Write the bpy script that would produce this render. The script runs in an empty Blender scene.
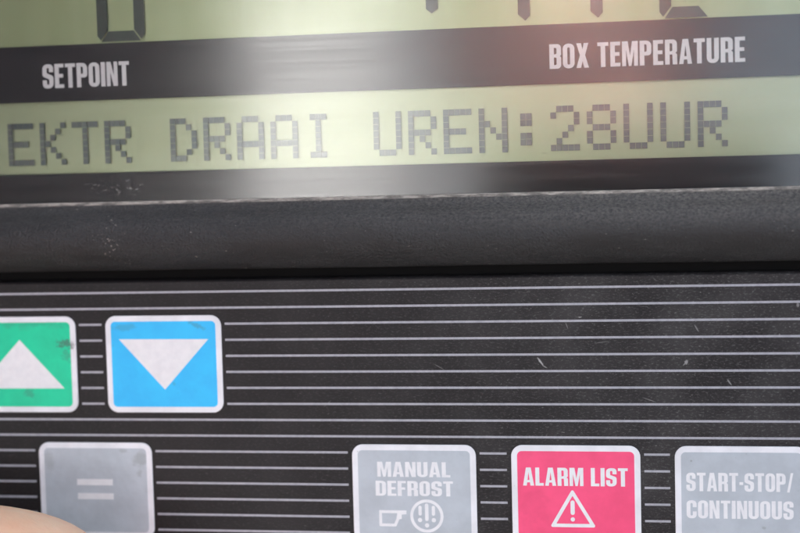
import bpy, bmesh, math, random
from mathutils import Vector, Matrix, Euler
R = math.radians
rnd = random.Random(7)
scene = bpy.context.scene
COL = scene.collection
MM = 0.001

# ------------------------------------------------------------------ frame of the controller
TILT = 12.0                                   # the panel leans back a little
PANEL_H = 1.34
ROOT = Matrix.Translation((0, 0, PANEL_H)) @ Euler((R(90 - TILT), 0, 0)).to_matrix().to_4x4()

# ------------------------------------------------------------------ camera
def cam_rot(y, p, r):
    cy, sy, cp, sp, cr, sr = math.cos(y), math.sin(y), math.cos(p), math.sin(p), math.cos(r), math.sin(r)
    Ry = Matrix(((cy, 0, sy), (0, 1, 0), (-sy, 0, cy)))
    Rx = Matrix(((1, 0, 0), (0, cp, -sp), (0, sp, cp)))
    Rz = Matrix(((cr, -sr, 0), (sr, cr, 0), (0, 0, 1)))
    return Ry @ Rx @ Rz
cd = bpy.data.cameras.new('camera')
cam = bpy.data.objects.new('camera', cd)
COL.objects.link(cam)
M = cam_rot(.163623522, -.0650224682, -.0256101661).to_4x4()
M.translation = Vector((20, 13.7434652, 166.594386)) * MM
cam.matrix_world = ROOT @ M
cd.sensor_width = 36
cd.lens = 36 * 1400 / 800
cd.clip_start = 0.01
cd.clip_end = 400
cd.dof.use_dof = True
cd.dof.focus_distance = 0.1665
cd.dof.aperture_fstop = 14.0
scene.camera = cam

# ------------------------------------------------------------------ sky and sun
SUN_EL, SUN_AZ = R(40), R(12)                 # the sun stands behind the panel, so its face is in open shade
sun_dir = Vector((math.sin(SUN_AZ) * math.cos(SUN_EL), math.cos(SUN_AZ) * math.cos(SUN_EL), math.sin(SUN_EL)))
elev = math.asin(sun_dir.z)
azim = math.atan2(sun_dir.x, sun_dir.y)
world = bpy.data.worlds.new('World')
scene.world = world
world.use_nodes = True
nt = world.node_tree
sky = nt.nodes.new('ShaderNodeTexSky')
sky.sky_type = 'NISHITA'
sky.sun_disc = False
sky.sun_elevation = elev
sky.sun_rotation = azim
sky.air_density = 1.0
sky.dust_density = 3.0
sky.ozone_density = 2.0
hs = nt.nodes.new('ShaderNodeHueSaturation')
hs.inputs['Saturation'].default_value = 0.42
bg = nt.nodes['Background']
bg.inputs[1].default_value = 0.075
nt.links.new(sky.outputs[0], hs.inputs['Color'])
nt.links.new(hs.outputs[0], bg.inputs[0])
sd = bpy.data.lights.new('sun', 'SUN')
sd.energy = 5.0
sd.angle = R(0.5)
sd.color = (1.0, 0.965, 0.93)
sun = bpy.data.objects.new('sun', sd)
COL.objects.link(sun)
sun.rotation_euler = sun_dir.to_track_quat('Z', 'Y').to_euler()
sun.location = (0, 2, 4)

scene.render.engine = 'CYCLES'
scene.view_settings.view_transform = 'Standard'
scene.view_settings.look = 'None'
scene.view_settings.gamma = 1
scene.view_settings.exposure = 2.88
scene.render.resolution_x = 1024
scene.render.resolution_y = 682
scene.cycles.max_bounces = 10
scene.cycles.transparent_max_bounces = 16

# ------------------------------------------------------------------ helpers: materials
def mat(name):
    m = bpy.data.materials.new(name)
    m.use_nodes = True
    return m, m.node_tree, m.node_tree.nodes['Principled BSDF']

def coords(t, scale=(1000, 1000, 1000), rot=(0, 0, 0), loc=(0, 0, 0)):
    tc = t.nodes.new('ShaderNodeTexCoord')
    mp = t.nodes.new('ShaderNodeMapping')
    mp.inputs['Scale'].default_value = scale
    mp.inputs['Rotation'].default_value = rot
    mp.inputs['Location'].default_value = loc
    t.links.new(tc.outputs['Object'], mp.inputs[0])
    return mp.outputs[0]

def noise(t, vec, scale=1.0, detail=4, rough=0.6):
    n = t.nodes.new('ShaderNodeTexNoise')
    n.inputs['Scale'].default_value = scale
    n.inputs['Detail'].default_value = detail
    n.inputs['Roughness'].default_value = rough
    t.links.new(vec, n.inputs['Vector'])
    return n.outputs[0]

def ramp(t, v, a, b, lo=0.0, hi=1.0):
    m = t.nodes.new('ShaderNodeMapRange')
    m.interpolation_type = 'SMOOTHSTEP'
    m.inputs['From Min'].default_value = a
    m.inputs['From Max'].default_value = b
    m.inputs['To Min'].default_value = lo
    m.inputs['To Max'].default_value = hi
    t.links.new(v, m.inputs[0])
    return m.outputs[0]

def math_(t, op, a, b=None):
    m = t.nodes.new('ShaderNodeMath')
    m.operation = op
    for i, v in enumerate((a, b)):
        if v is None: continue
        if isinstance(v, (int, float)): m.inputs[i].default_value = v
        else: t.links.new(v, m.inputs[i])
    return m.outputs[0]

def mixc(t, fac, a, b):
    m = t.nodes.new('ShaderNodeMix')
    m.data_type = 'RGBA'
    if isinstance(fac, (int, float)): m.inputs[0].default_value = fac
    else: t.links.new(fac, m.inputs[0])
    for i, v in ((6, a), (7, b)):
        if isinstance(v, tuple): m.inputs[i].default_value = (*v, 1) if len(v) == 3 else v
        else: t.links.new(v, m.inputs[i])
    return m.outputs[2]

def bump(t, p, h, strength=0.2, dist=0.00005, sock='Normal'):
    b = t.nodes.new('ShaderNodeBump')
    b.inputs['Strength'].default_value = strength
    b.inputs['Distance'].default_value = dist
    t.links.new(h, b.inputs['Height'])
    t.links.new(b.outputs[0], p.inputs[sock])
    return b.outputs[0]

def blot(t, x, y, rx, ry, rot=0.0, rag=0.6, nscale=1.5):
    """ragged elliptical mark centred at x, y (mm, object space): 1 inside, 0 outside"""
    tc = t.nodes.new('ShaderNodeTexCoord')
    a = t.nodes.new('ShaderNodeMapping'); a.vector_type = 'POINT'
    a.inputs['Scale'].default_value = (1000, 1000, 0)
    a.inputs['Location'].default_value = (-x, -y, 0)
    t.links.new(tc.outputs['Object'], a.inputs[0])
    b = t.nodes.new('ShaderNodeMapping'); b.vector_type = 'TEXTURE'
    b.inputs['Rotation'].default_value = (0, 0, R(rot))
    b.inputs['Scale'].default_value = (rx, ry, 1)
    t.links.new(a.outputs[0], b.inputs[0])
    l = t.nodes.new('ShaderNodeVectorMath'); l.operation = 'LENGTH'
    t.links.new(b.outputs[0], l.inputs[0])
    n = noise(t, coords(t), nscale, 5, 0.7)
    s = math_(t, 'ADD', l.outputs['Value'], math_(t, 'MULTIPLY', math_(t, 'SUBTRACT', n, 0.5), rag * 4))
    return ramp(t, s, 1.0, 0.35)

def flecks(t, sx, sy, thr, rot=0.0, scale=1.0):
    v = coords(t, (1000 * sx, 1000 * sy, 1000), (0, 0, R(rot)))
    n = noise(t, v, scale, 3, 0.55)
    return ramp(t, n, thr, thr + 0.06)

# ------------------------------------------------------------------ helpers: geometry
def link(name, me, m=None, parent=None):
    o = bpy.data.objects.new(name, me)
    COL.objects.link(o)
    if m is not None:
        for mm in (m if isinstance(m, (list, tuple)) else [m]):
            me.materials.append(mm)
    if parent is not None: o.parent = parent
    return o

def bm_obj(name, bm, m, parent, smooth=False):
    me = bpy.data.meshes.new(name)
    bm.normal_update()
    bm.to_mesh(me); bm.free()
    if smooth:
        for p in me.polygons: p.use_smooth = True
    return link(name, me, m, parent)

def box(bm, x0, y0, z0, x1, y1, z1, mi=0):
    v = [bm.verts.new((x * MM, y * MM, z * MM)) for z in (z0, z1) for x, y in ((x0, y0), (x1, y0), (x1, y1), (x0, y1))]
    for f in ((3, 2, 1, 0), (4, 5, 6, 7), (0, 1, 5, 4), (1, 2, 6, 5), (2, 3, 7, 6), (3, 0, 4, 7)):
        q = bm.faces.new([v[i] for i in f]); q.material_index = mi

def fillet(pts, n=5):
    out = []
    N = len(pts)
    for i, p in enumerate(pts):
        x, y = p[0], p[1]
        r = p[2] if len(p) > 2 else 0
        if r <= 0:
            out.append((x, y)); continue
        a = Vector(pts[i - 1][:2]); b = Vector((x, y)); c = Vector(pts[(i + 1) % N][:2])
        u = (a - b); w = (c - b)
        lu, lw = u.length, w.length
        u.normalize(); w.normalize()
        ang = u.angle(w)
        d = min(r / math.tan(ang / 2), lu * .499, lw * .499)
        rr = d * math.tan(ang / 2)
        cen = b + (u + w).normalized() * (rr / math.sin(ang / 2))
        s = b + u * d - cen; e = b + w * d - cen
        tot = s.angle_signed(e) if s.length > 1e-9 and e.length > 1e-9 else 0
        for k in range(n + 1):
            q = Matrix.Rotation(-tot * k / n, 2) @ s + cen
            out.append((q.x, q.y))
    return out

def shapes_mesh(name, contours, z0, z1, m, parent, bev=0.0):
    """filled flat shapes (mm), holes by nesting, from height z0 to z1"""
    cu = bpy.data.curves.new(name, 'CURVE')
    cu.dimensions = '2D'; cu.fill_mode = 'BOTH'
    cu.extrude = (z1 - z0) / 2 - bev
    cu.bevel_depth = bev; cu.bevel_resolution = 1
    if bev: cu.offset = -bev
    for c in contours:
        s = cu.splines.new('POLY')
        s.points.add(len(c) - 1)
        for p, q in zip(s.points, c): p.co = (q[0], q[1], 0, 1)
        s.use_cyclic_u = True
    tmp = bpy.data.objects.new('tmp', cu)
    COL.objects.link(tmp)
    dg = bpy.context.evaluated_depsgraph_get()
    me = bpy.data.meshes.new_from_object(tmp.evaluated_get(dg))
    bpy.data.objects.remove(tmp)
    bpy.data.curves.remove(cu)
    me.transform(Matrix.Translation((0, 0, (z0 + z1) / 2 * MM)) @ Matrix.Diagonal((MM, MM, MM, 1)))
    me.materials.clear(); me.name = name
    return link(name, me, m, parent)

def rrect(x0, y0, x1, y1, r, n=6):
    return fillet([(x0, y0, r), (x0, y1, r), (x1, y1, r), (x1, y0, r)], n)

# ------------------------------------------------------------------ condensed heavy lettering
def glyph(ch, s=.165, t=.15):
    W = .45; r = .20; ri = .06
    if ch == 'I': return s, [[(0, 0), (0, 1), (s, 1), (s, 0)]]
    if ch == 'E': return .38, [[(0, 0), (0, 1), (.38, 1), (.38, 1 - t), (s, 1 - t), (s, .58), (.35, .58), (.35, .43), (s, .43), (s, t), (.38, t), (.38, 0)]]
    if ch == 'F': return .36, [[(0, 0), (0, 1), (.36, 1), (.36, 1 - t), (s, 1 - t), (s, .57), (.33, .57), (.33, .42), (s, .42), (s, 0)]]
    if ch == 'L': return .36, [[(0, 0), (0, 1), (s, 1), (s, t), (.36, t), (.36, 0)]]
    if ch == 'T':
        w = .42; a = (w - s) / 2
        return w, [[(a, 0), (a, 1 - t), (0, 1 - t), (0, 1), (w, 1), (w, 1 - t), (w - a, 1 - t), (w - a, 0)]]
    if ch == 'O': return W, [[(0, 0, r), (0, 1, r), (W, 1, r), (W, 0, r)], [(s, t, ri), (s, 1 - t, ri), (W - s, 1 - t, ri), (W - s, t, ri)]]
    if ch == 'D': return W, [[(0, 0), (0, 1), (W, 1, r), (W, 0, r)], [(s, t), (s, 1 - t), (W - s, 1 - t, ri), (W - s, t, ri)]]
    if ch == 'C': return W, [[(W, .62), (W, 1, r), (0, 1, r), (0, 0, r), (W, 0, r), (W, .38), (W - s, .38), (W - s, t, ri), (s, t, ri), (s, 1 - t, ri), (W - s, 1 - t, ri), (W - s, .62)]]
    if ch == 'U': return W, [[(0, 1), (0, 0, r), (W, 0, r), (W, 1), (W - s, 1), (W - s, t, ri), (s, t, ri), (s, 1)]]
    if ch == 'P': return .44, [[(0, 0), (0, 1), (.44, 1, r), (.44, .40, r), (s, .40), (s, 0)], [(s, .40 + t), (s, 1 - t), (.44 - s, 1 - t, ri), (.44 - s, .40 + t, ri)]]
    if ch == 'B': return W, [[(0, 0), (0, 1), (W, 1, .15), (W, .55, .05), (W - .05, .51), (W, .46, .05), (W, 0, .15)],
                             [(s, t), (s, .46), (W - s, .46, ri), (W - s, t, ri)], [(s, .59), (s, 1 - t), (W - s, 1 - t, ri), (W - s, .59, ri)]]
    if ch == 'R': return .46, [[(0, 0), (0, 1), (W, 1, .16), (W, .52, .06), (W - .06, .46), (W, .41, .05), (.46, 0), (.46 - s, 0), (W - s, .40, .03), (s, .40), (s, 0)],
                               [(s, .53), (s, 1 - t), (W - s, 1 - t, ri), (W - s, .53, ri)]]
    if ch == 'S': return W, [[(W, .67), (W, 1, r), (0, 1, r), (0, .50, .12), (W - s, .37, .05), (W - s, t, ri), (s, t, ri), (s, .34), (0, .34), (0, 0, r), (W, 0, r),
                              (W, .50, .12), (s, .63, .05), (s, 1 - t, ri), (W - s, 1 - t, ri), (W - s, .67)]]
    if ch == 'N': return W, [[(0, 0), (0, 1), (s, 1), (W - .15, .42), (W - .15, 1), (W, 1), (W, 0), (W - s, 0), (.15, .58), (.15, 0)]]
    if ch == 'M': return .60, [[(0, 0), (0, 1), (.22, 1), (.30, .42), (.38, 1), (.60, 1), (.60, 0), (.45, 0), (.45, .66), (.35, 0), (.25, 0), (.15, .66), (.15, 0)]]
    if ch == 'A': return .48, [[(0, 0), (.135, 1), (.345, 1), (.48, 0), (.32, 0), (.30, .18), (.18, .18), (.16, 0)], [(.195, .31), (.285, .31), (.24, .76)]]
    if ch == 'X': return .48, [[(0, 0), (.14, .51), (.01, 1), (.19, 1), (.24, .74), (.29, 1), (.47, 1), (.34, .51), (.48, 0), (.30, 0), (.24, .27), (.18, 0)]]
    if ch == '-': return .18, [[(0, .36), (0, .51), (.18, .51), (.18, .36)]]
    if ch == '/': return .30, [[(0, -.02), (.18, 1.02), (.30, 1.02), (.12, -.02)]]
    return .2, []

def lettering(text, x0, x1, yb, yt, z, m, parent, s=.165, gap=.06, name='lettering'):
    cs = []; x = 0
    for ch in text:
        w, gl = glyph(ch, s)
        for c in gl: cs.append([(a + x, b) for a, b in fillet(c, 4)])
        x += w + gap
    k = (x1 - x0) / (x - gap)
    h = yt - yb
    cs = [[(x0 + a * k, yb + b * h) for a, b in c] for c in cs]
    return shapes_mesh(name, cs, z, z + .015, m, parent)

# ------------------------------------------------------------------ materials
# printed black film behind the clear window
m_print, t, p = mat('black_printed_film')
p.inputs['Base Color'].default_value = (.014, .014, .018, 1)
p.inputs['Specular IOR Level'].default_value = .2
p.inputs['Roughness'].default_value = .55

# clear window: see-through sheet that also mirrors what is in front of it
m_glass, t, p = mat('clear_window')
t.nodes.remove(p)
out = t.nodes['Material Output']
tr = t.nodes.new('ShaderNodeBsdfTransparent')
tr.inputs[0].default_value = (.985, .99, .98, 1)
gl = t.nodes.new('ShaderNodeBsdfGlossy')
gl.inputs['Roughness'].default_value = .12
fr = t.nodes.new('ShaderNodeFresnel'); fr.inputs[0].default_value = 1.56
streak = noise(t, coords(t, (25, 2600, 1000)), 1.0, 4, .7)
t.links.new(ramp(t, streak, .2, .8, .10, .20), gl.inputs['Roughness'])
grain = noise(t, coords(t, (1600, 4200, 1000)), 1.0, 4, .7)
bb = t.nodes.new('ShaderNodeBump'); bb.inputs['Strength'].default_value = .06; bb.inputs['Distance'].default_value = .00003
t.links.new(grain, bb.inputs['Height']); t.links.new(bb.outputs[0], gl.inputs['Normal'])
mx = t.nodes.new('ShaderNodeMixShader')
t.links.new(fr.outputs[0], mx.inputs[0]); t.links.new(tr.outputs[0], mx.inputs[1]); t.links.new(gl.outputs[0], mx.inputs[2])
df = t.nodes.new('ShaderNodeBsdfDiffuse'); df.inputs[0].default_value = (.6, .6, .62, 1)
sp = flecks(t, 2.2, 2.6, .735)
sp2 = flecks(t, .8, 3.4, .74, 20)
patch = blot(t, -43, 13.2, 5.5, 1.3, 0, .5, .8)
sp3 = math_(t, 'MULTIPLY', flecks(t, 1.6, 2.6, .60), patch)
film = math_(t, 'MULTIPLY', ramp(t, noise(t, coords(t, (120, 500, 1000)), 1.0, 5, .7), .4, .8), .012)
dust = math_(t, 'ADD', math_(t, 'MULTIPLY', math_(t, 'MAXIMUM', math_(t, 'MAXIMUM', sp, sp2), sp3), .35), film)
mx2 = t.nodes.new('ShaderNodeMixShader')
t.links.new(dust, mx2.inputs[0]); t.links.new(mx.outputs[0], mx2.inputs[1]); t.links.new(df.outputs[0], mx2.inputs[2])
t.links.new(mx2.outputs[0], out.inputs[0])

# liquid crystal backing
m_lcd, t, p = mat('green_grey_liquid_crystal')
n = noise(t, coords(t, (300, 60, 1000)), 1.0, 3, .5)
t.links.new(mixc(t, ramp(t, n, .3, .7), (.32, .375, .20), (.345, .40, .225)), p.inputs['Base Color'])
p.inputs['Roughness'].default_value = .36
p.inputs['Metallic'].default_value = .45
m_lcd2, t, p = mat('grey_green_text_liquid_crystal')
n = noise(t, coords(t, (60, 300, 1000)), 1.0, 3, .5)
t.links.new(mixc(t, ramp(t, n, .3, .7), (.355, .405, .255), (.38, .43, .28)), p.inputs['Base Color'])
p.inputs['Roughness'].default_value = .36
p.inputs['Metallic'].default_value = .45
m_seg, t, p = mat('dark_liquid_crystal_segment')
p.inputs['Base Color'].default_value = (.032, .046, .036, 1)
p.inputs['Roughness'].default_value = .36
p.inputs['Metallic'].default_value = .4
m_dot, t, p = mat('dark_liquid_crystal_dot')
n = noise(t, coords(t, (300, 300, 1000)), 1.0, 3, .5)
t.links.new(mixc(t, ramp(t, n, .3, .7), (.095, .115, .115), (.135, .155, .145)), p.inputs['Base Color'])
p.inputs['Roughness'].default_value = .36
p.inputs['Metallic'].default_value = .8

m_ink, t, p = mat('white_ink')
n = noise(t, coords(t), .9, 5, .6)
t.links.new(mixc(t, ramp(t, n, .3, .75), (.86, .86, .87), (.79, .79, .81)), p.inputs['Base Color'])
p.inputs['Roughness'].default_value = .5

# membrane
def membrane_dust_veil(t, base):
    v = coords(t)
    big = ramp(t, noise(t, v, .11, 4, .6), .35, .75)
    g = ramp(t, noise(t, coords(t, (2300, 5200, 1000), (0, 0, R(25))), 1.0, 4, .75), .50, .80)
    f1 = flecks(t, 1.1, 4.5, .68, 35)
    f2 = flecks(t, 2.4, 3.0, .685)
    f3 = flecks(t, .35, 3.2, .72, -60)
    # more worn towards the right-hand keys, plus a light veil painted into the colour
    tc = t.nodes.new('ShaderNodeTexCoord'); sx = t.nodes.new('ShaderNodeSeparateXYZ')
    t.links.new(tc.outputs['Object'], sx.inputs[0])
    wear_veil = ramp(t, sx.outputs[0], -.035, .035, .25, 1.0)
    fl = math_(t, 'MAXIMUM', math_(t, 'MAXIMUM', f1, f2), f3)
    a = math_(t, 'MULTIPLY', math_(t, 'ADD', math_(t, 'MULTIPLY', g, .23), math_(t, 'ADD', math_(t, 'MULTIPLY', big, .05), .012)), wear_veil)
    b = math_(t, 'MULTIPLY', math_(t, 'MULTIPLY', fl, .25), wear_veil)
    k = math_(t, 'ADD', a, b)
    marks = [(9.2, -8.9, .17, .8, 35, .25, .65), (9.7, -9.5, .5, .10, -30, .3, .4), (26.3, -9.0, .25, .38, -25, .45, .45), (26.1, -9.2, .45, .10, 50, .2, .35),
             (27.5, -5.0, .12, .7, 30, .1, .3), (31.2, -11.4, .12, .6, 35, .1, .35), (39.0, -2.4, .25, .3, 0, .5, .35), (22, -13.5, .08, 1.2, 70, .1, .25), (-3, -9.5, .07, 1.0, 60, .1, .2), (14, -3.6, .3, .08, 10, .1, .5), (12.4, -4.6, .08, .6, 20, .1, .25), (-17, -14, .06, .8, -50, .1, .25), (16.5, -6.6, 1.2, .07, 8, .1, .2)]
    for x, y, rx, ry, ro, rag, st in marks:
        k = math_(t, 'MAXIMUM', k, math_(t, 'MULTIPLY', blot(t, x, y, rx, ry, ro, rag, 2.0), st))
    return mixc(t, k, base, (.62, .61, .60))
m_mem, t, p = mat('black_membrane_film')
t.links.new(membrane_dust_veil(t, (.012, .010, .011)), p.inputs['Base Color'])
p.inputs['Roughness'].default_value = .5
p.inputs['Specular IOR Level'].default_value = .22
g = noise(t, coords(t, (4200, 4200, 4200)), 1.0, 3, .7)
bump(t, p, g, .25, .00004)
m_line, t, p = mat('lavender_grey_stripe_ink')
v = noise(t, coords(t), 1.6, 4, .7)
t.links.new(mixc(t, ramp(t, v, .35, .75), (.43, .43, .47), (.32, .32, .36)), p.inputs['Base Color'])
p.inputs['Roughness'].default_value = .5

m_shade_groove, t, p = mat('painted_shade_gap'); p.inputs['Base Color'].default_value = (.010, .0095, .0095, 1); p.inputs['Roughness'].default_value = .8; p.inputs['Specular IOR Level'].default_value = .1  # near-black recess added to stand for the shadow under the bar
# ridge
m_ridge, t, p = mat('grained_black_rubbery_plastic')
v0 = noise(t, coords(t, (3300, 3300, 3300)), 1.0, 3, .6)
v00 = noise(t, coords(t, (90, 260, 260)), 1.0, 3, .6)
v1 = math_(t, 'MULTIPLY', v0, ramp(t, v00, .3, .7, .55, 1.25))
fl = math_(t, 'MAXIMUM', flecks(t, 1.5, 2.6, .70), flecks(t, 1.0, 3.0, .71, -35))
spots = blot(t, -43, 6.5, 1.8, 3.8, 10, .8, 1.2)
fl2 = math_(t, 'MULTIPLY', flecks(t, 2.2, 2.4, .60), spots)
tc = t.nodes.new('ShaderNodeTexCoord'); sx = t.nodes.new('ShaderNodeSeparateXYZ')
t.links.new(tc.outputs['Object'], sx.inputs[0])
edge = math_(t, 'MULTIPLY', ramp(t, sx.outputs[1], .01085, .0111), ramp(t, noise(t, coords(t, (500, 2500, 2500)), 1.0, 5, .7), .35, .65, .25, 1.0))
sky_sheen = math_(t, 'MULTIPLY', ramp(t, sx.outputs[1], .0060, .0098), math_(t, 'MULTIPLY', ramp(t, sx.outputs[0], -.04, .03, .35, 1.0), ramp(t, noise(t, coords(t, (2600, 3600, 3600)), 1.0, 3, .6), .15, .85)))  # paler upper slope: sky highlight put into the colour, stronger at right
k = math_(t, 'MAXIMUM', math_(t, 'MULTIPLY', math_(t, 'MAXIMUM', fl, fl2), .28), math_(t, 'MAXIMUM', math_(t, 'MULTIPLY', edge, .75), math_(t, 'MULTIPLY', sky_sheen, .22)))
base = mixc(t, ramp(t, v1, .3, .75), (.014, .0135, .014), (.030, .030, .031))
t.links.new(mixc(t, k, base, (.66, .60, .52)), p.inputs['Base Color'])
p.inputs['Roughness'].default_value = .5
bump(t, p, v1, .8, .00026)

m_house, t, p = mat('black_moulded_housing')
v1 = noise(t, coords(t), 1.2, 4, .6)
t.links.new(mixc(t, v1, (.016, .016, .017), (.026, .026, .027)), p.inputs['Base Color'])
p.inputs['Roughness'].default_value = .6
bump(t, p, v1, .3, .0001)

def key_mat(name, c, blots, grey=(.25, .26, .27)):
    m, t, p = mat(name)
    k = None
    for (x, y, rx, ry, ro, rag, st, ns) in blots:
        q = math_(t, 'MULTIPLY', blot(t, x, y, rx, ry, ro, rag, ns), st)
        k = q if k is None else math_(t, 'MAXIMUM', k, q)
    f = math_(t, 'MULTIPLY', flecks(t, 2.5, 2.5, .71), .35)
    k = f if k is None else math_(t, 'MAXIMUM', k, f)
    v = noise(t, coords(t), .25, 4, .6)
    base = mixc(t, ramp(t, v, .3, .7), c, tuple(min(1, a * 1.14) for a in c))
    t.links.new(mixc(t, k, base, grey), p.inputs['Base Color'])
    p.inputs['Roughness'].default_value = .42
    p.inputs['Specular IOR Level'].default_value = .3
    v2 = noise(t, coords(t), .5, 2, .5)
    bump(t, p, v2, .5, .0002)
    return m
m_white = key_mat('white_key_border', (.78, .78, .81), [(-49.9, -6.6, .9, .5, 10, .8, .75, 2.2)], (.12, .12, .11))
m_green = key_mat('green_key_face', (.0, .60, .32), [(-50.4, -6.4, 1.5, .7, 10, .9, .75, 2.2), (-50.3, -8.0, .8, .9, 0, .8, .35, 2), (-55.6, -12.6, .9, .8, -40, .7, .35, 2),
                  (-56, -3.5, 9, 1.2, 0, .5, .28, .4)], (.06, .12, .10))
m_blue = key_mat('sky_blue_key_face', (.025, .50, .95), [(-33.2, -4.2, 1.4, .35, -25, .5, .45, 2.2), (-34.0, -3.6, .5, .3, 40, .5, .4, 2), (-42.7, -4.3, 2.2, .6, 5, .5, .35, .9),
                 (-36.4, -11.5, .25, .3, 0, .5, .3, 2)], (.06, .22, .34))
m_grey = key_mat('light_grey_key_face', (.46, .50, .54), [(-41.2, -21.0, 1.3, 1.4, 30, .6, .38, .9), (-41.3, -22.8, .5, .8, 0, .6, .3, 1.4), (-53.4, -21.2, 1.0, 1.8, 0, .5, .28, .7),
                 (-43.5, -19.9, .7, .4, 0, .6, .3, 1.4), (26.7, -20.7, .15, .15, 0, .2, .6, 2), (35.0, -28.6, .3, .2, 0, .4, .4, 2)], (.23, .24, .23))
m_red = key_mat('pinkish_red_key_face', (.90, .088, .21), [(8, -26.5, 2.5, 2.5, 0, .5, .10, .5)], (.6, .05, .14))

# ------------------------------------------------------------------ the controller
root = bpy.data.objects.new('refrigeration_controller', None)
root.empty_display_size = .02
COL.objects.link(root)
root.matrix_world = ROOT
root['label'] = 'black control panel with two green LCD windows above white striped keypad of coloured keys'
root['category'] = 'control panel'

XL, XR = -110, 92            # extent of the face
# housing: body block and unseen slabs added to block light
bm = bmesh.new()
box(bm, XL - 8, -62, -32, XR + 8, 70, -4)
box(bm, XL - 8, 62, -3.99, XR + 8, 70, 3)
box(bm, XL - 8, -62, -3.99, XR + 8, -56, 1)
box(bm, XR, -55.99, -3.99, XR + 8, 61.99, 2)
box(bm, XL - 8, -55.99, -3.99, XL, 61.99, 2)
bm_obj('housing', bm, m_house, root)
bm = bmesh.new()
box(bm, -158, -20, -30, -150, 300, 455)  # unseen wall added to darken the left of the window
box(bm, -149.99, 72, -30, XR + 160, 440, -20)  # unseen plate added to keep the sun off the panel
o = bm_obj('light_blocker', bm, m_house, root)

# liquid crystal panels
bm = bmesh.new(); box(bm, -96, 30.2, -3.0, 80, 60, -1.3)
lcd_up = bm_obj('temperature_display', bm, m_lcd, root)
lcd_up['label'] = 'upper yellow green display with large segment digits'
bm = bmesh.new(); box(bm, -96, 14.2, -3.0, 80, 24.8, -1.3)
lcd_lo = bm_obj('message_display', bm, m_lcd2, root)
lcd_lo['label'] = 'lower display reading EKTR DRAAI UREN:28UUR in dots'

# black printed mask with two windows
shapes_mesh('display_mask', [rrect(XL + .01, 10.95, XR - .01, 61.9, .5), rrect(-92, 31.02, 76, 58, .8), rrect(-92, 15.0, 76, 24.03, .3)], -.62, -.55, m_print, root)
mask = [c for c in root.children if c.name.startswith('display_mask')][0]
lettering('SETPOINT', -52.35, -41.0, 25.72, 28.72, -.545, m_ink, mask, s=.175, gap=.06)
lettering('BOX TEMPERATURE', 10.9, 33.4, 25.80, 28.68, -.545, m_ink, mask, s=.175, gap=.065)
bm = bmesh.new(); box(bm, XL + .02, 10.96, -.50, XR - .02, 61.8, -.02)
bm_obj('clear_window', bm, m_glass, root)

# large segment characters: lower halves reach into view
def segs(cx0, cx1, yb, yt, which, w=1.35):
    g = .09
    ym = (yb + yt) / 2
    out = []
    r = .5
    if 'd' in which: out.append([(cx0 + .55, yb), (cx0 + w + .1, yb + w - .1), (cx1 - w - .1, yb + w - .1), (cx1 - .55, yb)])
    if 'e' in which: out.append([(cx0, yb + .75), (cx0, ym - g), (cx0 + w, ym - w * .5), (cx0 + w, yb + w + .05), (cx0 + .42, yb + .18)])
    if 'f' in which: out.append([(cx0, ym + g), (cx0, yt - .6), (cx0 + w, yt - w), (cx0 + w, ym + w * .5)])
    if 'c' in which: out.append([(cx1, yb + .75), (cx1, ym - g), (cx1 - w, ym - w * .5), (cx1 - w, yb + w + .05), (cx1 - .42, yb + .18)])
    if 'b' in which: out.append([(cx1, ym + g), (cx1, yt - .6), (cx1 - w, yt - w), (cx1 - w, ym + w * .5)])
    if 'a' in which: out.append([(cx0 + .2, yt), (cx0 + w + .1, yt - w), (cx1 - w - .1, yt - w), (cx1 - .2, yt)])
    return out
shapes_mesh('digit', segs(-45.1, -38.95, 31.25, 43.5, 'abcdef'), -1.0, -.96, m_seg, lcd_up)['label'] = 'digit 0 in the setpoint window'
shapes_mesh('sign', [[(-3.72, 33.5), (-3.04, 32.95), (-2.3, 33.5), (-2.3, 36.4), (-3.72, 36.4)], [(-5.9, 36.5), (-5.9, 37.9), (-.1, 37.9), (-.1, 36.5)],
                     [(-3.72, 38.0), (-3.72, 40.6), (-2.3, 40.6), (-2.3, 38.0)]], -1.0, -.96, m_seg, lcd_up)
for x in (8.68, 17.2):
    shapes_mesh('digit', [[(x - 1.42, 32.4), (x - .55, 31.62), (x, 32.2), (x, 37.2), (x - 1.42, 36.7)], [(x, 37.5), (x, 43.5), (x - 1.42, 42.6), (x - 1.42, 38.0)]], -1.0, -.96, m_seg, lcd_up)
cc = segs(23.75, 30.1, 31.2, 43.5, 'aef')
cc.append([(24.35, 31.2), (25.25, 32.48), (28.2, 32.48), (29.25, 31.2)])
shapes_mesh('unit_letter', cc, -1.0, -.96, m_seg, lcd_up)

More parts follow.
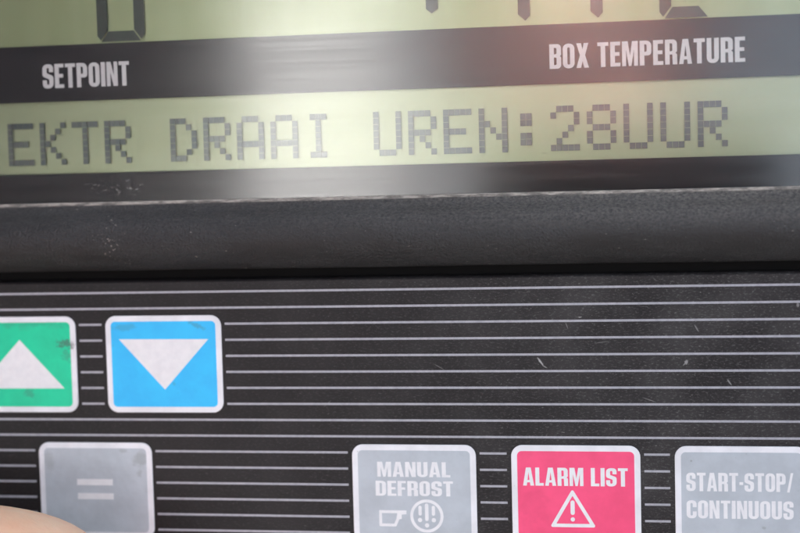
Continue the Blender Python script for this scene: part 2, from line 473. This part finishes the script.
# dot matrix message
FONT = {'E': '11111 10000 10000 11110 10000 10000 11111', 'K': '10001 10010 10100 11000 10100 10010 10001', 'T': '11111 00100 00100 00100 00100 00100 00100',
        'R': '11110 10001 10001 11110 10100 10010 10001', 'D': '11100 10010 10001 10001 10001 10010 11100', 'A': '01110 10001 10001 10001 11111 10001 10001',
        'I': '01110 00100 00100 00100 00100 00100 01110', 'U': '10001 10001 10001 10001 10001 10001 01110', 'N': '10001 10001 11001 10101 10011 10001 10001',
        ':': '00000 01100 01100 00000 01100 01100 00000', '2': '01110 10001 00001 00010 00100 01000 11111', '8': '01110 10001 10001 01110 10001 10001 01110',
        'L': '10000 10000 10000 10000 10000 10000 11111'}
px, py = .688, .765
for i, ch in enumerate('EKTR DRAAI UREN:28UUR'):
    if ch == ' ': continue
    x0 = -57.55 + i * 4.275
    bm = bmesh.new()
    for r_, row in enumerate(FONT[ch].split()):
        for c_, b_ in enumerate(row):
            if b_ == '1':
                xa = x0 + c_ * px; yb_ = 21.48 - (r_ + 1) * py
                box(bm, xa + .016, yb_ + .018, -1.03, xa + px - .016, yb_ + py - .018, -.99)
    bm_obj('dot_letter', bm, m_dot, lcd_lo)['label'] = 'dot matrix character ' + ch

# ridge between display and keypad: a rounded bar run along X
prof = [(11.35, -.9), (11.35, .10), (11.28, .26), (11.05, .32), (10.75, .42), (10.1, .95), (9.55, 1.75), (8.95, 2.45), (8.2, 2.95), (7.3, 3.22), (6.3, 3.25), (5.4, 2.98), (4.6, 2.5), (3.8, 1.8), (3.15, 1.0), (2.75, .1), (2.65, -2.6)]
# refine with Catmull-Rom
pr = []
for i in range(len(prof) - 1):
    p0 = prof[max(i - 1, 0)]; p1 = prof[i]; p2 = prof[i + 1]; p3 = prof[min(i + 2, len(prof) - 1)]
    for s_ in range(4):
        u = s_ / 4
        pr.append(tuple(.5 * ((2 * p1[k]) + (-p0[k] + p2[k]) * u + (2 * p0[k] - 5 * p1[k] + 4 * p2[k] - p3[k]) * u * u + (-p0[k] + 3 * p1[k] - 3 * p2[k] + p3[k]) * u ** 3) for k in (0, 1)))
pr.append(prof[-1])
bm = bmesh.new()
NX = 120
rows = []
for i in range(NX + 1):
    x = XL + .02 + (XR - XL - .04) * i / NX
    wob = .05 * math.sin(x * .11) + .03 * math.sin(x * .37 + 1)
    rows.append([bm.verts.new((x * MM, (y + wob * (.3 if j < 8 else 1) * .5) * MM, (z + wob * .6) * MM)) for j, (y, z) in enumerate(pr)])
for a, b in zip(rows, rows[1:]):
    for j in range(len(pr) - 1):
        bm.faces.new((a[j], b[j], b[j + 1], a[j + 1]))
bm.faces.new(rows[0]); bm.faces.new(rows[-1][::-1])
bmesh.ops.recalc_face_normals(bm, faces=bm.faces)
bm_obj('divider_bar', bm, m_ridge, root, smooth=True)['label'] = 'grained black rounded bar between display and keypad, worn along its top edge, sky highlight painted on its upper slope'

# membrane with pinstripes that stop short of the keys
KEYS = [(-64.1, -49.12, -15.1, -2.92), (-45.15, -30.12, -15.1, -2.92), (-54.68, -39.68, -31.1, -18.95),
        (-14.05, 1.2, -31.1, -18.98), (5.47, 20.8, -31.1, -18.95), (24.8, 40.05, -31.1, -18.95)]
bm = bmesh.new()
box(bm, XL + .02, -55.9, -3.9, XR - .02, 1.2, -.02, 0)
box(bm, XL + .02, 1.51, -3.9, XR - .02, 11.3, -2.4, 2)
lip = [(1.2, -.02), (1.32, -.10), (1.42, -.28), (1.5, -.6), (1.5, -2.4)]
pv = None
for y_, z_ in lip:
    cur = [bm.verts.new((x_ * MM, y_ * MM, z_ * MM)) for x_ in (XL + .02, XR - .02)]
    if pv: bm.faces.new((pv[0], pv[1], cur[1], cur[0]))
    pv = cur
n_ = 0
while n_ < 26:
    Y = -2.0 * n_ - .02
    cuts = sorted((k[0] - .55, k[1] + .45) for k in KEYS if k[2] - .4 < Y < k[3] + .4)
    x = XL + 4
    for a, b in cuts + [(XR - 4, None)]:
        box(bm, x, Y - .132, -.019, a, Y + .132, .012, 1)
        x = b
    n_ += 1
bm_obj('keypad_membrane', bm, [m_mem, m_line, m_shade_groove], root)['label'] = 'black membrane printed with thin lavender horizontal stripes'

def make_key(k, face, label):
    x0, x1, y0, y1 = k
    o = shapes_mesh('key', [rrect(x0, y0, x1, y1, 1.35, 8)], -.015, .16, m_white, root, bev=.05)
    o['label'] = label
    b = .72
    shapes_mesh('key_face', [rrect(x0 + b, y0 + b, x1 - b, y1 - b, .55, 6)], .15, .175, face, o)
    return o
ZT = .176
k = make_key(KEYS[0], m_green, 'green key with white upward triangle')
shapes_mesh('arrow_symbol', [[(-62.55, -12.05), (-56.62, -5.85), (-50.85, -12.05)]], ZT, ZT + .015, m_ink, k)
k = make_key(KEYS[1], m_blue, 'sky blue key with white downward triangle')
shapes_mesh('arrow_symbol', [[(-43.4, -5.85), (-31.8, -5.9), (-37.6, -12.2)]], ZT, ZT + .015, m_ink, k)
k = make_key(KEYS[2], m_grey, 'grey key with white equals sign')
shapes_mesh('equals_symbol', [[(-49.7, -24.4), (-49.7, -23.62), (-44.95, -23.62), (-44.95, -24.4)], [(-49.65, -26.2), (-49.65, -25.42), (-44.9, -25.42), (-44.9, -26.2)]], ZT, ZT + .015, m_ink, k)
k = make_key(KEYS[3], m_grey, 'grey key printed MANUAL DEFROST with pointing hand')
lettering('MANUAL', -10.95, -1.95, -22.95, -21.1, ZT, m_ink, k, s=.175)
lettering('DEFROST', -11.2, -1.65, -25.3, -23.45, ZT, m_ink, k, s=.175)
hand = [[(-10.85, -27.1), (-10.85, -29.1, .15), (-8.75, -29.1, .15), (-8.35, -28.2), (-8.05, -28.15), (-8.05, -27.62), (-7.45, -27.55), (-7.45, -27.1)],
        [(-10.5, -27.45), (-8.6, -27.45), (-8.72, -28.1), (-9.0, -28.75, .1), (-10.5, -28.75)]]
shapes_mesh('hand_symbol', [fillet(c, 3) for c in hand], ZT, ZT + .015, m_ink, k)
def circ(cx, cy, r, n=40): return [(cx + r * math.cos(2 * math.pi * i / n), cy + r * math.sin(2 * math.pi * i / n)) for i in range(n)]
cx, cy = -4.95, -27.75
def cap(x, y0, y1, w): return rrect(x - w / 2, y0, x + w / 2, y1, w * .49, 4)
sym = [circ(cx, cy, 2.05), circ(cx, cy, 1.68)]
sym += [cap(cx, cy - .62, cy + 1.55, .44), cap(cx - .82, cy + .05, cy + 1.28, .40), cap(cx + .82, cy + .05, cy + 1.28, .40),
        circ(cx, cy - 1.15, .27, 14), circ(cx - .85, cy - .5, .27, 14), circ(cx + .85, cy - .5, .27, 14)]
shapes_mesh('defrost_symbol', sym, ZT, ZT + .015, m_ink, k)
k = make_key(KEYS[4], m_red, 'pinkish red key printed ALARM LIST over a warning triangle')
lettering('ALARM LIST', 6.85, 19.3, -23.85, -21.65, ZT, m_ink, k, s=.175)
a_, b_, c_ = (12.72, -24.2), (10.0, -28.85), (15.5, -28.85)
def tri(a, b, c, ins):
    g = Vector(((a[0] + b[0] + c[0]) / 3, (a[1] + b[1] + c[1]) / 3))
    return [tuple(g + (Vector(v) - g) * ins) for v in (a, b, c)]
t0 = [(x, y, .18) for x, y in (a_, b_, c_)]
t1 = [(x, y, .05) for x, y in tri(a_, b_, c_, .73)]
shapes_mesh('warning_symbol', [fillet(t0, 4), fillet(t1, 3), cap(12.72, -27.35, -25.6, .5), circ(12.72, -27.9, .26, 16)], ZT, ZT + .015, m_ink, k)
k = make_key(KEYS[5], m_grey, 'grey key printed START-STOP/CONTINUOUS')
lettering('START-STOP/', 26.1, 38.35, -24.3, -22.1, ZT, m_ink, k, s=.175)
lettering('CONTINUOUS', 26.1, 38.35, -27.55, -25.4, ZT, m_ink, k, s=.175)

# ------------------------------------------------------------------ person reaching in with a finger
def W(x, y, z): return ROOT @ Vector((x * MM, y * MM, z * MM))     # panel millimetres to world

m_skin, t, p = mat('skin')
v = noise(t, coords(t, (90, 90, 90)), 1.0, 4, .6)
t.links.new(mixc(t, ramp(t, v, .3, .7), (.60, .33, .31), (.70, .41, .38)), p.inputs['Base Color'])
p.inputs['Roughness'].default_value = .5
p.inputs['Subsurface Weight'].default_value = .25
p.inputs['Subsurface Radius'].default_value = (.006, .002, .001)
p.inputs['Subsurface Scale'].default_value = 1.0
vr = noise(t, coords(t, (1800, 1800, 1800)), 1.0, 4, .7)
cr = noise(t, coords(t, (500, 2600, 2600), (0, 0, .5)), 1.0, 4, .6)
bump(t, p, math_(t, 'ADD', vr, math_(t, 'MULTIPLY', cr, 1.6)), .35, .0003)
m_cloth, t, p = mat('grey_jacket_cloth')
v = noise(t, coords(t, (60, 60, 60)), 1.0, 5, .7)
t.links.new(mixc(t, v, (.10, .10, .12), (.15, .15, .17)), p.inputs['Base Color']); p.inputs['Roughness'].default_value = .9
m_trouser, t, p = mat('dark_trouser_cloth')
p.inputs['Base Color'].default_value = (.03, .035, .05, 1); p.inputs['Roughness'].default_value = .9
m_hair, t, p = mat('brown_hair')
p.inputs['Base Color'].default_value = (.05, .03, .02, 1); p.inputs['Roughness'].default_value = .6

m_hand, t, p = mat('hand_skin')
v = noise(t, coords(t, (160, 160, 160)), 1.0, 4, .6)
t.links.new(mixc(t, ramp(t, v, .3, .7), (.99, .55, .35), (1.0, .65, .44)), p.inputs['Base Color'])
p.inputs['Roughness'].default_value = .5
p.inputs['Subsurface Weight'].default_value = .2
p.inputs['Subsurface Radius'].default_value = (.006, .002, .001)
p.inputs['Subsurface Scale'].default_value = 1.0
vr = noise(t, coords(t, (1800, 1800, 1800)), 1.0, 4, .7)
fine = noise(t, coords(t, (700, 2600, 2600), (0, 0, .4)), 1.0, 4, .7)
bump(t, p, math_(t, 'ADD', vr, fine), .3, .0002)

def skin_mesh(name, nodes, edges, m, parent, sub=2, rootv=0):
    me = bpy.data.meshes.new(name)
    names = list(nodes)
    me.from_pydata([nodes[n][0] for n in names], [(names.index(a), names.index(b)) for a, b in edges], [])
    o = bpy.data.objects.new(name, me); COL.objects.link(o)
    sk = o.modifiers.new('skin', 'SKIN'); sk.use_smooth_shade = True; sk.branch_smoothing = .4
    for i, n in enumerate(names):
        r = nodes[n][1]
        me.skin_vertices[0].data[i].radius = (r, r) if not isinstance(r, tuple) else r
        me.skin_vertices[0].data[i].use_root = (i == rootv)
    sb = o.modifiers.new('sub', 'SUBSURF'); sb.levels = sub; sb.render_levels = sub
    dg = bpy.context.evaluated_depsgraph_get()
    m2 = bpy.data.meshes.new_from_object(o.evaluated_get(dg))
    bpy.data.objects.remove(o)
    for q in m2.polygons: q.use_smooth = True
    m2.name = name
    m2.materials.clear()
    return link(name, m2, m, parent)

V = Vector
N = {}
E_ = []
def chain(start, pts, pre):
    prev = start
    for i, (co, r) in enumerate(pts):
        nm = f'{pre}{i}'
        N[nm] = (V(co), r); E_.append((prev, nm)); prev = nm
    return prev
cxp = .0
N['pelvis'] = (V((cxp, -.80, .95)), (.15, .10))
chain('pelvis', [((cxp, -.80, 1.08), (.135, .09)), ((cxp, -.79, 1.25), (.165, .10)), ((cxp, -.78, 1.36), (.13, .085)), ((cxp, -.775, 1.43), .055), ((cxp - .01, -.765, 1.50), .052),
                 ((cxp - .015, -.755, 1.57), (.074, .088)), ((cxp - .015, -.75, 1.64), (.068, .082)), ((cxp - .015, -.755, 1.69), (.035, .04))], 'sp')
for s_, nm in ((-1, 'l'), (1, 'r')):
    chain('pelvis', [((cxp + s_ * .09, -.80, .86), .085), ((cxp + s_ * .10, -.79, .50), .055), ((cxp + s_ * .10, -.81, .10), .038), ((cxp + s_ * .105, -.80, .045), .04), ((cxp + s_ * .12, -.66, .03), .03)], 'leg' + nm)
# right arm raised, hand wrapped round the phone
chain('sp2', [((cxp + .19, -.77, 1.38), .055), ((cxp + .33, -.62, 1.47), .044), (W(104, -82, 250), .027), (W(72, -62, 206), (.036, .020))], 'armr')
for i in range(4):
    yy = -40 - 20 * i
    chain('armr3', [(W(60, yy - 4 + 4 * i, 184), .0100), (W(44, yy + 2, 162), .0092), (W(22 + 3 * i, yy + 3, 158), .0078)], 'fr%d' % i)
chain('armr3', [(W(60, -36, 204), .0120), (W(42, -24, 196), .0105), (W(26, -16, 192), .0088)], 'thr')
# left arm reaches to the panel: wrist, palm, five fingers, index straight
wr = W(-172, -92, 92)
pm = W(-128, -74, 62)
chain('sp2', [((cxp - .19, -.77, 1.36), .055), ((cxp - .34, -.50, 1.10), .042), (wr, .027), (pm, (.038, .020))], 'arml')
chain('arml3', [(W(-104, -48, 46), .0125), (W(-84, -36.5, 30), .0120), (W(-68, -32.6, 22), .0118), (W(-52.5, -33.6, 16.5), .0118), (W(-41.0, -38.0, 11), .0098)], 'index')
chain('arml3', [(W(-104, -66, 52), .0100), (W(-88, -74, 54), .0090), (W(-84, -82, 74), .0080), (W(-96, -84, 86), .007)], 'middle')
chain('arml3', [(W(-108, -80, 58), .0095), (W(-93, -90, 58), .0085), (W(-90, -96, 76), .0076), (W(-101, -97, 86), .0068)], 'ring')
chain('arml3', [(W(-114, -92, 62), .0085), (W(-100, -102, 62), .0076), (W(-97, -106, 76), .0066), (W(-106, -106, 85), .006)], 'little')
chain('arml3', [(W(-132, -50, 72), .0125), (W(-112, -36, 78), .0105), (W(-94, -38, 76), .009)], 'thumb')
person = bpy.data.objects.new('person', None)
COL.objects.link(person)
person.location = (cxp, -.8, 0)
inv = Matrix.Translation((-cxp, .8, 0))
person['label'] = 'person in a grey jacket reaching a fingertip in beside the equals key at lower left'
person['category'] = 'person'
N2 = {k_: (inv @ v_[0], v_[1]) for k_, v_ in N.items()}
body = skin_mesh('body', N2, E_, m_skin, person, 3)
body.data.materials.append(m_hand)
hand_at = inv @ pm
for f_ in body.data.polygons:
    if (f_.center - hand_at).length < .13 and f_.center.x < hand_at.x + .13: f_.material_index = 1
def clothes(name, keys, add, m):
    keys = list(keys)
    nn = {k_: (N2[k_][0], tuple(a + add for a in N2[k_][1]) if isinstance(N2[k_][1], tuple) else N2[k_][1] + add) for k_ in keys}
    ee = [e for e in E_ if e[0] in keys and e[1] in keys]
    return nn, ee
nn, ee = clothes('jacket', ['sp0', 'sp1', 'sp2', 'sp3', 'armr0', 'armr1', 'armr2', 'arml0', 'arml1', 'arml2'], .014, m_cloth)
nn['sp3'] = (nn['sp3'][0] - V((0, 0, .01)), .062)
e1 = N2['arml1'][0]; e2 = N2['arml2'][0]
nn['arml2'] = (e1.lerp(e2, .86), .042)
skin_mesh('jacket', nn, ee, m_cloth, person, 2)
nn, ee = clothes('trousers', ['pelvis', 'legl0', 'legl1', 'legl2', 'legr0', 'legr1', 'legr2'], .014, m_trouser)
nn['waist'] = (N2['sp0'][0] - V((0, 0, .04)), (.145, .10)); ee.append(('pelvis', 'waist'))
skin_mesh('trousers', nn, ee, m_trouser, person, 2)
for nm in 'lr':
    nn, ee = clothes('shoe', ['leg%s2' % nm, 'leg%s3' % nm, 'leg%s4' % nm], .012, m_hair)
    nn['leg%s2' % nm] = (nn['leg%s3' % nm][0] + V((0, -.02, .05)), .045)
    skin_mesh('shoe', nn, ee, m_trouser, person, 2)
# face and hair
hc = N2['sp5'][0].lerp(N2['sp6'][0], .4)
def ell(bm, c, r, seg=16):
    res = bmesh.ops.create_uvsphere(bm, u_segments=seg, v_segments=seg // 2 + 2, radius=1)
    for v_ in res['verts']: v_.co = Vector((v_.co.x * r[0], v_.co.y * r[1], v_.co.z * r[2])) + c
    return res['verts']
bm = bmesh.new()
vs = ell(bm, hc + V((0, -.018, .035)), (.098, .098, .115), 24)
bmesh.ops.delete(bm, geom=[v_ for v_ in vs if v_.co.y - hc.y > .045 and v_.co.z - hc.z < .065], context='VERTS')
bm_obj('hair', bm, m_hair, person, True)
for s_ in (-1, 1):
    bm = bmesh.new(); ell(bm, hc + V((s_ * .030, .078, .005)), (.012, .009, .007))
    bm_obj('eye', bm, m_trouser, person, True)
bm = bmesh.new(); ell(bm, hc + V((0, .090, -.022)), (.011, .018, .024)); bm_obj('nose', bm, m_skin, person, True)
bm = bmesh.new(); ell(bm, hc + V((0, .080, -.058)), (.022, .008, .006))
m_lip, t, p = mat('lips'); p.inputs['Base Color'].default_value = (.45, .14, .12, 1)
bm_obj('mouth', bm, m_lip, person, True)
for s_ in (-1, 1):
    bm = bmesh.new(); ell(bm, hc + V((s_ * .078, -.005, -.005)), (.010, .018, .030)); bm_obj('ear', bm, m_skin, person, True)

# ------------------------------------------------------------------ phone in the person's right hand
phone = bpy.data.objects.new('smartphone', None)
COL.objects.link(phone)
phone.matrix_world = ROOT @ Matrix.Translation((.020, -.050, .178))
phone['label'] = 'black smartphone held upright in front of the panel, mirrored darkly in the display window'
phone['category'] = 'phone'
m_ph, t, p = mat('black_phone_shell'); p.inputs['Base Color'].default_value = (.02, .02, .022, 1); p.inputs['Roughness'].default_value = .35
m_sc, t, p = mat('phone_screen_glass'); p.inputs['Base Color'].default_value = (.01, .01, .012, 1); p.inputs['Roughness'].default_value = .08
shapes_mesh('shell', [rrect(-36, -74, 36, 74, 9)], -4, 4, m_ph, phone, bev=1.0)
shapes_mesh('screen', [rrect(-33, -71, 33, 71, 7)], 4.001, 4.15, m_sc, phone)
shapes_mesh('lens_surround', [rrect(-9, 52, 9, 70, 5)], -5.2, -4.01, m_sc, phone, bev=.3)

# ------------------------------------------------------------------ pale box trailer across the yard, mirrored in the window
TRX, TRY = -2.47, -6.6
m_tw, t, p = mat('white_trailer_panel')
v = noise(t, coords(t, (1.5, 1.5, 1.5)), 1.0, 5, .6)
t.links.new(mixc(t, v, (.74, .75, .76), (.82, .82, .82)), p.inputs['Base Color']); p.inputs['Roughness'].default_value = .5
m_tyre, t, p = mat('tyre_rubber'); p.inputs['Base Color'].default_value = (.02, .02, .02, 1); p.inputs['Roughness'].default_value = .85
m_steel, t, p = mat('galvanised_steel'); p.inputs['Base Color'].default_value = (.4, .4, .41, 1); p.inputs['Metallic'].default_value = .8; p.inputs['Roughness'].default_value = .45
m_lamp, t, p = mat('red_lamp_glass'); p.inputs['Base Color'].default_value = (.5, .02, .02, 1); p.inputs['Roughness'].default_value = .2
trailer = bpy.data.objects.new('box_trailer', None); COL.objects.link(trailer)
trailer.location = (TRX, TRY, 0)
trailer['label'] = 'white box trailer across the yard, mirrored as pale glare in the display window'
trailer['category'] = 'trailer'
def mbox(bm, *a): box(bm, *[v_ * 1000 for v_ in a])
bm = bmesh.new(); mbox(bm, -1.275, -12, 1.05, 1.275, -.06, 4.05); bm_obj('cargo_box', bm, m_tw, trailer)
for s_ in (-1, 1):
    bm = bmesh.new(); mbox(bm, min(s_ * .01, s_ * 1.23), -.055, 1.15, max(s_ * .01, s_ * 1.23), 0, 3.97)
    d = bm_obj('door', bm, m_tw, trailer)
    for q in (.25, .95):
        bm = bmesh.new(); mbox(bm, s_ * q - .014, .01, 1.12, s_ * q + .014, .04, 4.0); bm_obj('lock_rod', bm, m_steel, d)
    bm = bmesh.new(); mbox(bm, s_ * 1.0 - .18, -.04, .88, s_ * 1.0 + .18, .0, 1.0); bm_obj('tail_light', bm, m_lamp, trailer)
    for q in (-2.2, -3.5, -4.8):
        bm = bmesh.new()
        bmesh.ops.create_cone(bm, cap_ends=True, segments=32, radius1=.5, radius2=.5, depth=.38, matrix=Matrix.Translation((s_ * 1.03, q, .5)) @ Matrix.Rotation(R(90), 4, 'Y'))
        bm_obj('wheel', bm, m_tyre, trailer)
bm = bmesh.new(); mbox(bm, -1.2, -.08, .50, 1.2, 0, .62); mbox(bm, -.5, -11.5, .62, .5, -.2, 1.04); bm_obj('chassis', bm, m_steel, trailer)

# ------------------------------------------------------------------ ground under it all
m_ground, t, p = mat('dark_yard_asphalt')
v = noise(t, coords(t, (3, 3, 3)), 1.0, 6, .7)
t.links.new(mixc(t, v, (.035, .035, .034), (.06, .06, .058)), p.inputs['Base Color']); p.inputs['Roughness'].default_value = .9
bm = bmesh.new()
vs = [bm.verts.new(c) for c in ((-150, -150, 0), (150, -150, 0), (150, 150, 0), (-150, 150, 0))]
bm.faces.new(vs)
g = bm_obj('ground', bm, m_ground, None)
g['kind'] = 'structure'
